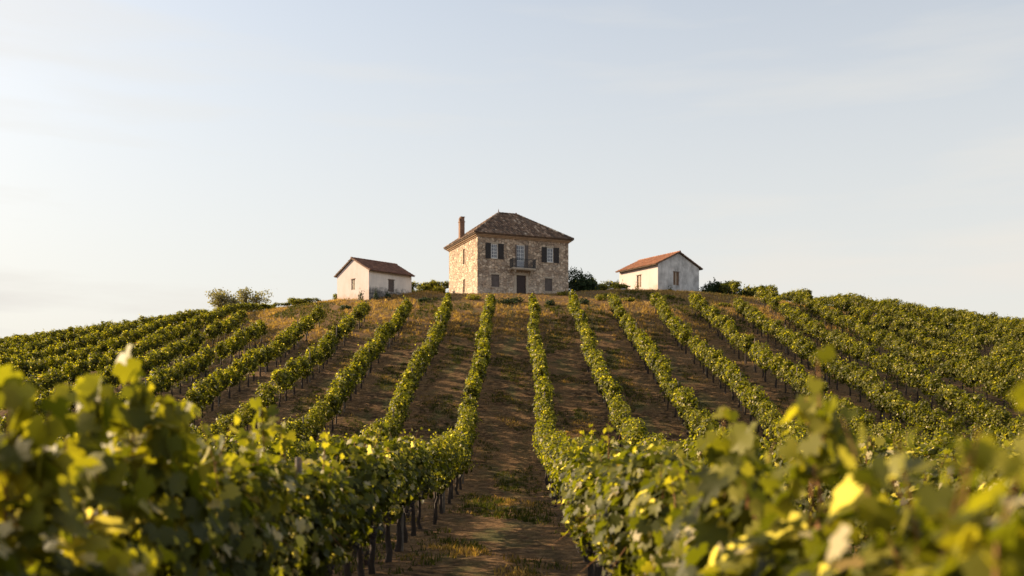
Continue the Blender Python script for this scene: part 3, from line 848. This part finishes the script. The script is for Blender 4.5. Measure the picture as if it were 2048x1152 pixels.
# hipped roof
OV = .43
rise = 3.35; ez = HH + .10
x0, x1, y0, y1 = -OV, HW + OV, -OV, HL + OV
WX, WY = x1 - x0, y1 - y0
rlen = 2.1
ra = np.array([HW / 2 - rlen / 2, HL / 2, ez + rise]); rb = np.array([HW / 2 + rlen / 2, HL / 2, ez + rise])
c = [np.array(q, float) for q in ((x0, y0, ez), (x1, y0, ez), (x1, y1, ez), (x0, y1, ez))]
mb = MB()
lo = [q - np.array([0, 0, .10]) for q in c]
V = c + lo + [ra, rb]
mb.add(V, [(0, 1, 9, 8), (1, 2, 9), (2, 3, 8, 9), (3, 0, 8), (0, 4, 5, 1), (1, 5, 6, 2), (2, 6, 7, 3), (3, 7, 4, 0), (4, 7, 6, 5)], 0, .3)
roof = obj('roof', mb, M_SOFFIT, house)
rt = np.random.RandomState(5)
mb = MB()
def slope(A, B, R0, R1):
    E = (B - A); Wd = np.linalg.norm(E); E /= Wd
    n_ = np.cross(E, R0 - A); n_ /= np.linalg.norm(n_)
    if n_[2] < 0: n_ = -n_
    up = np.cross(n_, E)
    if up[2] < 0: up = -up
    Ls = (R0 - A) @ up; ua = (R0 - A) @ E; ub = (R1 - A) @ E
    tiles(mb, A + n_ * .02 - up * .06, E, up, n_, Wd, lambda u: Ls * min(1, u / max(ua, .01), (Wd - u) / max(Wd - ub, .01)) + .06, rt)
slope(c[0], c[1], ra, rb); slope(c[1], c[2], rb, rb); slope(c[2], c[3], rb, ra); slope(c[3], c[0], ra, ra)
obj('roof_tiles', mb, M_TILE_H, roof)
mb = MB()
for a, b_ in ((c[0], ra), (c[1], rb), (c[2], rb), (c[3], ra), (ra, rb)): capline(mb, a + [0, 0, .05], b_ + [0, 0, .05], rt)
obj('ridge_tiles', mb, M_TILE_H, roof)
mb = MB(); mb.tube([ra + [0, 0, .1], ra + [0, 0, .25], ra + [0, 0, .55]], [.09, .05, .012], 8); obj('finial', mb, M_TILE_L, roof)
mb = MB(); mb.tube([rb + [0, 0, .08], rb + [0, 0, .2], rb + [0, 0, .26]], [.13, .11, .05], 8); obj('ridge_end', mb, M_TILE_L, roof)
# stepped cornice under the eaves
mb = MB()
for k, (o_, za, zb) in enumerate(((.12, HH - .24, HH - .12), (.28, HH - .118, HH - .002))):
    mb.box(-o_, HW + o_, -o_, -.001, za, zb); mb.box(-o_, HW + o_, HL + .001, HL + o_, za, zb)
    mb.box(-o_, -.001, 0, HL, za, zb); mb.box(HW + .001, HW + o_, 0, HL, za, zb)
obj('cornice', mb, plain('cornice_clay', (.40, .27, .17), .85, 0, .25, 4), house)
# chimney
mb = MB(); cx_, cy_ = .45, 6.5
mb.box(cx_ - .27, cx_ + .27, cy_ - .27, cy_ + .27, 6.4, 8.75); mb.box(cx_ - .32, cx_ + .32, cy_ - .32, cy_ + .32, 8.752, 8.85)
def brick_mat():
    m, t, b = newmat('chimney_brick'); tc = t.nodes.new('ShaderNodeTexCoord')
    br = t.nodes.new('ShaderNodeTexBrick'); t.links.new(mapping(t, tc.outputs['Object'], (1, 1, 1)), br.inputs[0])
    mp = t.nodes.new('ShaderNodeSeparateXYZ'); t.links.new(tc.outputs['Object'], mp.inputs[0])
    cb = t.nodes.new('ShaderNodeCombineXYZ'); t.links.new(mth(t, 'ADD', mp.outputs[0], mp.outputs[1]), cb.inputs[0]); t.links.new(mp.outputs[2], cb.inputs[1])
    t.links.new(cb.outputs[0], br.inputs[0])
    br.inputs['Scale'].default_value = 4; br.inputs['Color1'].default_value = (.16, .075, .045, 1); br.inputs['Color2'].default_value = (.26, .14, .085, 1)
    br.inputs['Mortar'].default_value = (.24, .18, .13, 1)
    n = noise(t, tc.outputs['Object'], 4, 5)
    c_ = mix(t, mth(t, 'MULTIPLY', n.outputs[0], .5), br.outputs[0], (.12, .08, .06))
    t.links.new(c_, b.inputs['Base Color']); b.inputs['Roughness'].default_value = .95
    bump(t, b, br.outputs[1], -.5, .02); return m
M_BRICK = brick_mat()
ch = obj('chimney', mb, M_BRICK, roof)
mb = MB(); mb.box(cx_ - .12, cx_ + .27, cy_ - .2, cy_ + .2, 8.852, 9.3); mb.box(cx_ - .17, cx_ + .32, cy_ - .25, cy_ + .25, 9.302, 9.38); mb.box(cx_ - .30, cx_ - .16, cy_ - .15, cy_ + .15, 8.852, 9.2)
obj('chimney_top', mb, M_BRICK, house)

# ------------------------------------------------------------------ small whitewashed sheds (gable roof)
def shed(root, gw, ln, hh, rise, gable_on_left, ov, matA, matB, tile, holesA, holesB, shutA, shutB, seed):
    """origin at the near corner; left wall runs back along +y, front wall along +x.
       gable_on_left: the gable is the left wall, else it is the front wall."""
    rs = np.random.RandomState(seed)
    Lx, Ly = (ln, gw) if gable_on_left else (gw, ln)
    for nm, (P0, U, Nn, L, holes, mat) in {'left': ((0, 0, 0), (0, 1, 0), (1, 0, 0), Ly, holesA, matA),
                                           'front': ((0, 0, 0), (1, 0, 0), (0, 1, 0), Lx, holesB, matB),
                                           'right': ((Lx, 0, 0), (0, 1, 0), (-1, 0, 0), Ly, [], matB),
                                           'back': ((0, Ly, 0), (1, 0, 0), (0, -1, 0), Lx, [], matA)}.items():
        mb = MB(); wall_face(mb, P0, U, L, -1.5, hh, holes, .2, Nin=Nn)
        if (nm in ('left', 'right')) == gable_on_left:
            P0 = np.array(P0, float); U = np.array(U, float)
            mb.add([P0 + [0, 0, hh], P0 + U * L + [0, 0, hh], P0 + U * (L / 2) + [0, 0, hh + rise]], [(0, 1, 2)])
        obj('wall', mb, mat, root)
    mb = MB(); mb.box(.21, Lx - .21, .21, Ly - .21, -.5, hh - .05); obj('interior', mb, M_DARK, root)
    # roof: g along gable width, r along the ridge
    def W(g, r, z): return np.array([r, g, z], float) if gable_on_left else np.array([g, r, z], float)
    pitch = math.atan2(rise, gw / 2); th = .09
    hov = ov * 1.1
    dz = hov * math.tan(pitch)
    rz0, rz1 = -ov * .55, ln + ov * .55
    top = hh + rise + .06; ea = hh - dz + .06
    mb = MB()
    pts = [(-hov, ea), (gw / 2, top), (gw + hov, ea), (gw + hov, ea + th), (gw / 2, top + th), (-hov, ea + th)]
    V = [W(g, rz0, z) for g, z in pts] + [W(g, rz1, z) for g, z in pts]
    mb.add(V, [(0, 1, 4, 5), (1, 2, 3, 4), (6, 11, 10, 7), (7, 10, 9, 8), (0, 6, 7, 1), (1, 7, 8, 2), (5, 4, 10, 11), (4, 3, 9, 10), (0, 5, 11, 6), (2, 8, 9, 3)])
    roof = obj('roof', mb, M_SOFFIT, root)
    mb = MB(); Ls = math.hypot(gw / 2 + hov, rise + dz)
    for sgn, g0 in ((1, -hov), (-1, gw + hov)):
        A = W(g0, rz0 - .03, ea + th); E = W(0, 1, 0); Up = W(sgn * cos(pitch), 0, sin(pitch)); Nn = W(-sgn * sin(pitch), 0, cos(pitch))
        tiles(mb, A + Nn * .01 - Up * .05, E, Up, Nn, rz1 - rz0 + .06, lambda u: Ls + .05, rs, r=.10)
    obj('roof_tiles', mb, tile, roof)
    mb = MB(); capline(mb, W(gw / 2, rz0 - .05, top + th), W(gw / 2, rz1 + .05, top + th), rs, .12); obj('ridge_tiles', mb, tile, roof)
    return roof

def shed_window(root, P0, U, Nin, hole, kind):
    u0, u1, z0, z1 = hole; m_ = (u0 + u1) / 2
    if kind == 'ajar':        # pale leaf on the far half, dark gap, narrow pale leaf
        a = obj('window', shutter_mesh(P0, U, Nin, m_ + .0, u1 - .01, z0, z1, .05, False), M_SHUT_PALE, root)
        obj('shutter', shutter_mesh(P0, U, Nin, u0 + .12, m_ - .10, z0, z1, .10, False), M_SHUT_PALE, a)
    elif kind == 'closed':
        a = obj('window', shutter_mesh(P0, U, Nin, u0 + .01, u1 - .01, z0, z1, .06), M_SHUT_GREY, root)
    else:                     # two brown leaves with a pale post between
        a = obj('window', shutter_mesh(P0, U, Nin, u0 + .01, m_ - .09, z0, z1, .07), M_SHUT_WOOD, root)
        obj('shutter', shutter_mesh(P0, U, Nin, m_ + .09, u1 - .01, z0, z1, .07), M_SHUT_WOOD, a)
        mb = MB(); local_box(mb, P0, U, Nin, m_ - .06, m_ + .06, .05, .13, z0, z1); obj('mullion', mb, M_SHUT_PALE, a)
    mb = MB(); local_box(mb, P0, U, Nin, u0 - .06, u1 + .06, -.03, .05, z1 + .003, z1 + .07); obj('lintel', mb, M_SOFFIT, a)

lshed = thing('white_shed', 'small whitewashed shed with dark red tile roof left of the stone house', 'shed', (-15.2, 102.6, 16.30), radians(45))
hA, hB = [(2.4, 3.05, 1.1, 2.22)], [(2.5, 3.28, .92, 2.16)]
shed(lshed, 5.6, 5.6, 2.85, 1.42, True, .30, M_PLAS_L, M_PLAS_LF, M_TILE_L, hA, hB, None, None, 31)
shed_window(lshed, (0, 0, 0), (0, 1, 0), (1, 0, 0), hA[0], 'ajar'); shed_window(lshed, (0, 0, 0), (1, 0, 0), (0, 1, 0), hB[0], 'closed')
rshed = thing('white_shed', 'small whitewashed shed with bright orange tile roof right of the stone house', 'shed', (16.2, 115, 18.62), radians(33))
hA, hB = [(2.95, 3.75, .98, 2.40)], [(2.35, 3.25, 1.05, 2.58)]
shed(rshed, 6.4, 7.0, 3.30, 1.5, False, .38, M_PLAS_R, M_PLAS_RG, M_TILE_R, hA, hB, None, None, 33)
shed_window(rshed, (0, 0, 0), (0, 1, 0), (1, 0, 0), hA[0], 'post'); shed_window(rshed, (0, 0, 0), (1, 0, 0), (0, 1, 0), hB[0], 'post')

# ------------------------------------------------------------------ bushes and trees
def bush(name, label, cat, loc, blobs, n, size, mat, rs, group=None, spikes=0, stemmat=M_TRUNK):
    t = thing(name, label, cat, loc, 0, group)
    mb = MB(); st = MB()
    blobs = np.array(blobs, float)        # x y z rx ry rz
    wts = blobs[:, 3] * blobs[:, 5]; wts /= wts.sum()
    k = rs.choice(len(blobs), n, p=wts)
    d = rs.normal(size=(n, 3)); d /= np.linalg.norm(d, axis=1)[:, None]
    ph = rs.uniform(0, 6, 3)
    lump = 1 + .16 * np.sin(d[:, 0] * 7 + ph[0]) * np.cos(d[:, 2] * 6 + ph[1]) + .1 * np.sin(d[:, 1] * 11 + ph[2])
    p = blobs[k, :3] + d * blobs[k, 3:] * (lump * rs.uniform(.35, 1, n) ** .45)[:, None]
    p[:, 2] = np.maximum(p[:, 2], .04)
    leaves(mb, p, d + rs.normal(0, .5, d.shape) + [0, 0, .2], size * rs.uniform(.6, 1.3, n), np.clip(rs.beta(2, 3, n) + .1 * d[:, 2], 0, 1), rs, 2)
    for b_ in blobs:
        st.tube([(b_[0] * .3, b_[1] * .3, -.2), (b_[0] * .7, b_[1] * .7, b_[2] * .5), (b_[0], b_[1], b_[2])], [.06, .04, .02], 5)
    for s in range(spikes):
        b_ = blobs[rs.randint(len(blobs))]; x, y = b_[0] + rs.uniform(-.7, .7) * b_[3], b_[1]; zt = b_[2] + b_[5] * .75; h = rs.uniform(.25, .6)
        pp = np.array([x, y, zt]) + np.linspace(0, 1, 7)[:, None] * [rs.normal(0, .08), 0, h] + rs.normal(0, .05, (7, 3))
        leaves(mb, pp, rs.normal(size=(7, 3)), np.full(7, size * .9), rs.uniform(.2, .8, 7), rs, 2)
    obj('stem', st, stemmat, t, True); obj('foliage', mb, mat, t)
    return t
rb_ = np.random.RandomState(77)
gz = lambda x, y: float(ground(x, y))
bush('round_bush', 'large dark green bush against the right side of the stone house', 'bush', (7.0, 111.0, gz(7.0, 111)),
     [(-.6, 0, 1.3, 1.2, 1.1, 1.45), (.75, .2, 1.1, 1.05, 1.0, 1.2), (.1, -.3, .8, 1.5, 1.0, .9), (1.3, 0, .6, .8, .8, .8)], 5200, .14, M_BUSH, rb_, spikes=8)
# dark shrubs beside the right shed
spots = [(22.6, 118, 1.0, 1.45), (24.2, 118.5, 1.15, 1.75), (26.0, 119, 1.05, 1.55), (27.8, 119.3, 1.0, 1.7), (29.6, 119.8, 1.1, 1.45)]
for q, (x, y, rx, h) in enumerate(spots):
    bush('tall_shrub', 'dark bushy shrub in the short line beside the orange-roofed shed', 'shrub', (x, y, gz(x, y)),
         [(0, 0, h * .5, rx, .8, h * .6), (rb_.uniform(-.5, .5), 0, h * .75, rx * .6, .6, h * .5)], 1500, .16, M_LEAF if q > 2 else M_BUSH, rb_, 'dark shrubs beside the orange-roofed shed', spikes=4)
# low shrubs behind the crest, between house and sheds
for q, (x, y, rx, h, lab) in enumerate([(9.3, 113, 1.1, .75, 'low green shrub beside the large dark bush'), (11.6, 114.5, 1.3, .8, 'low green shrub just left of the orange-roofed shed'),
                                   (-8.9, 112.8, .8, 1.0, 'low green shrub touching the left wall of the stone house'), (-10.4, 112.3, .9, .85, 'low green shrub between the left shed and the stone house')]):
    bush('low_shrub', lab, 'shrub', (x, y, gz(x, y)), [(0, 0, h * .45, rx, .7, h * .6), (.4, 0, h * .6, rx * .6, .6, h * .5)], 1100, .13, M_LEAF, rb_, spikes=3)
# weeds at the shed walls
for q, (x, y, h, lab) in enumerate([(-14.4, 102.2, .75, 'dark weedy plant at the stained front wall of the left shed'), (-13.3, 102.9, .5, 'low weeds at the front wall base of the left shed'),
                                    (-15.9, 102.0, .9, 'thin stalky weed at the near corner of the left shed'), (13.9, 115.6, .8, 'dry brown weed against the lit wall of the right shed'),
                                    (17.6, 114.9, .55, 'low weeds below the grey gable of the right shed')]):
    bush('weed_clump', lab, 'weed', (x, y, gz(x, y)), [(0, 0, h * .5, .32, .3, h * .55)], 160, .10, M_GRASS if q in (3,) else M_BUSH, rb_, spikes=3)

for q in range(14):
    x, y = rb_.uniform(-21, 21), rb_.uniform(96.5, 102.5); h = rb_.uniform(.35, .7)
    bush('weed_clump', 'low green weed clump in the dry grass below the buildings', 'weed', (x, y, gz(x, y)),
         [(0, 0, h * .4, rb_.uniform(.4, .9), .5, h * .6), (rb_.uniform(-.6, .6), 0, h * .3, .5, .5, h * .5)], 420, .10, M_LEAF if q % 2 else M_BUSH, rb_,
         'weed clumps in the dry grass below the buildings')

def tree(label, x, y, H, Wd, seed):
    rs = np.random.RandomState(seed)
    t = thing('spreading_tree', label, 'tree', (x, y, gz(x, y)), 0)
    tr = MB(); cr = MB()
    top = H * .45
    tr.tube([(0, 0, -.5), (.05, 0, top * .5), (0, .1, top)], [.32, .24, .18], 8)
    tips = []
    for k in range(11):
        a = rs.uniform(0, 2 * pi); r_ = Wd * rs.uniform(.3, 1.0); zz = H * rs.uniform(.55, .97) * (1 - .12 * (r_ / Wd) ** 2)
        e = np.array([cos(a) * r_, sin(a) * r_, zz]); m_ = np.array([cos(a) * r_ * .45, sin(a) * r_ * .45, top + (zz - top) * .5]) + rs.normal(0, .1, 3)
        tr.tube([(0, 0, top * .9), m_, e], [.13, .08, .03], 5)
        tips += [e, (m_ + e) / 2 + rs.normal(0, .3, 3)]
        for q in range(2):
            e2 = e + rs.normal(0, .55, 3) * [1, 1, .5]; tr.tube([m_, e2], [.05, .02], 4); tips.append(e2)
    for e in tips:
        n = 55
        p = e + rs.normal(0, 1, (n, 3)) * [.42, .42, .27]
        leaves(cr, p, rs.normal(size=(n, 3)), rs.uniform(.12, .24, n), rs.rand(n), rs, 2)
    obj('trunk', tr, M_TRUNK, t, True); obj('crown', cr, M_TREE, t)
def at_px(px, Y): return (px - 1034) * Y / 2000
for lab, px_, Y_, top_, w_, sd in (('tall loose-crowned tree standing alone beyond the left crest', 450, 131, 573, 1.45, 3),
                                   ('low wide-crowned tree just right of the taller tree on the left crest', 500, 134, 582, 1.9, 8)):
    X_ = at_px(px_, Y_)
    tree(lab, X_, Y_, 2.5 + (865 - top_) * Y_ / 2000 - gz(X_, Y_), w_, sd)

# pale field stones by the right shed
for q, (x, y, s, lab) in enumerate([(10.6, 112, .34, 'a'), (11.2, 112.1, .26, 'a'), (11.9, 112.2, .3, 'a'), (22.0, 115.6, .36, 'b'), (22.9, 115.8, .28, 'b'), (23.9, 115.9, .4, 'b'), (24.9, 116.2, .3, 'b')]):
    mb = MB(); nu, nv = 9, 6
    v = []
    ph = R.uniform(0, 6, 3)
    for a in range(nv + 1):
        for b_ in range(nu):
            t_, p_ = pi * a / nv, 2 * pi * b_ / nu
            rr_ = 1 + .18 * sin(3 * p_ + ph[0]) * sin(t_) + .12 * cos(4 * t_ + ph[1]) + .1 * sin(5 * p_ + 2 * t_ + ph[2])
            v.append((sin(t_) * cos(p_) * rr_ * s * 1.4, sin(t_) * sin(p_) * rr_ * s, cos(t_) * rr_ * s * .7))
    f = [(a * nu + b_, a * nu + (b_ + 1) % nu, (a + 1) * nu + (b_ + 1) % nu, (a + 1) * nu + b_) for a in range(nv) for b_ in range(nu)]
    mb.add(v, np.array(f))
    o = obj('field_stone', mb, M_ROCK, loc=(x, y, gz(x, y) + s * .35)); o.rotation_euler = (0, 0, R.uniform(0, 6))
    tag(o, 'pale field stone in the short line %s' % ('left of the orange-roofed shed' if lab == 'a' else 'right of the orange-roofed shed'), 'stone',
        'pale stones %s of the orange-roofed shed' % ('left' if lab == 'a' else 'right'))

# ------------------------------------------------------------------ grass
def grass(name, label, xs, ys, hs, tints, blades, rs, width=.012):
    n = len(xs); zs = ground(xs, ys)
    B = np.repeat(np.stack([xs, ys, zs], 1), blades, 0); m = len(B)
    B[:, :2] += rs.normal(0, .07, (m, 2)) * np.repeat(np.sqrt(hs / .2), blades)[:, None]
    a = rs.uniform(0, 2 * pi, m); h = np.repeat(hs, blades) * rs.uniform(.5, 1.2, m)
    lean = rs.normal(0, .35, (m, 2)) * h[:, None]
    wv = np.stack([np.cos(a), np.sin(a), np.zeros(m)], 1) * (width * (1 + h * 2))[:, None]
    B[:, 2] -= .02
    T = B + np.column_stack([lean, h])
    mid_ = B + np.column_stack([lean * .35, h * .6])
    P = np.stack([B - wv, B + wv, mid_ + wv * .7, T, mid_ - wv * .7], 1).reshape(-1, 3)
    f = (np.arange(m) * 5)[:, None] + np.arange(5)[None]
    mb = MB(); mb.add(P, f, 0, np.repeat(np.clip(np.repeat(tints, blades) + rs.normal(0, .08, m), 0, 1), 5))
    tag(obj(name, mb, M_GRASS), label, 'grass', kind='stuff')
rg = np.random.RandomState(99)
def patch(X, Y, s=1.):
    return (np.sin(X * .9 * s + 2 * np.sin(Y * .21 * s)) + np.sin(Y * .47 * s + 1.7 * np.sin(X * .6 * s)) + np.sin((X + Y) * 1.3 * s) * .5) / 2.5
# crest: tall dry grass
n = 26000
xs = rg.uniform(-40, 34, n); ys = 80 + 44 * rg.rand(n) ** .9
keep = (np.abs(xs) < .5 * ys) & (rg.rand(n) < np.clip((ys - 80) / 10, .15, 1)) & (patch(xs, ys) > -.75)
def inside(root, Lx, Ly, xs, ys, m=.12):
    c_, s_ = cos(root.rotation_euler[2]), sin(root.rotation_euler[2]); dx, dy = xs - root.location[0], ys - root.location[1]
    u, v = dx * c_ + dy * s_, -dx * s_ + dy * c_
    return (u > -m) & (u < Lx + m) & (v > -m) & (v < Ly + m)
keep &= ~inside(house, HW, HL, xs, ys) & ~inside(lshed, 5.6, 5.6, xs, ys) & ~inside(rshed, 6.4, 7.0, xs, ys)
xs, ys = xs[keep], ys[keep]
pt = patch(xs, ys, .6)
grass('dry_grass', 'tall dry golden grass covering the hilltop around the buildings', xs, ys, rg.uniform(.12, .34, len(xs)) * np.where((np.abs(xs - 1) < 9) & (ys > 97), .45, 1),
      np.where(pt > .25, .28, .72) + rg.normal(0, .1, len(xs)), 7, rg, .016)
# alleys: sparse short grass, greener in the middle
n = 120000
ys = 14 + 72 * rg.rand(n) ** .8; xs = rg.uniform(-1, 1, n) * np.minimum(.5 * ys, 26)
al = np.abs(((xs - ROW0) / ROWS) % 1 - .5) * 2
keep = (rg.rand(n) < np.clip(1.15 - al * 1.15, .05, 1)) & (patch(xs, ys) + patch(xs, ys, 2.3) * .6 > .05)
xs, ys = xs[keep], ys[keep]
pt = patch(xs, ys, 1.4)
grass('alley_grass', 'short green and straw grass growing between the vine rows', xs, ys, rg.uniform(.05, .19, len(xs)),
      np.where(pt > -.45, .2, .62) + rg.normal(0, .12, len(xs)), 6, rg, .010)
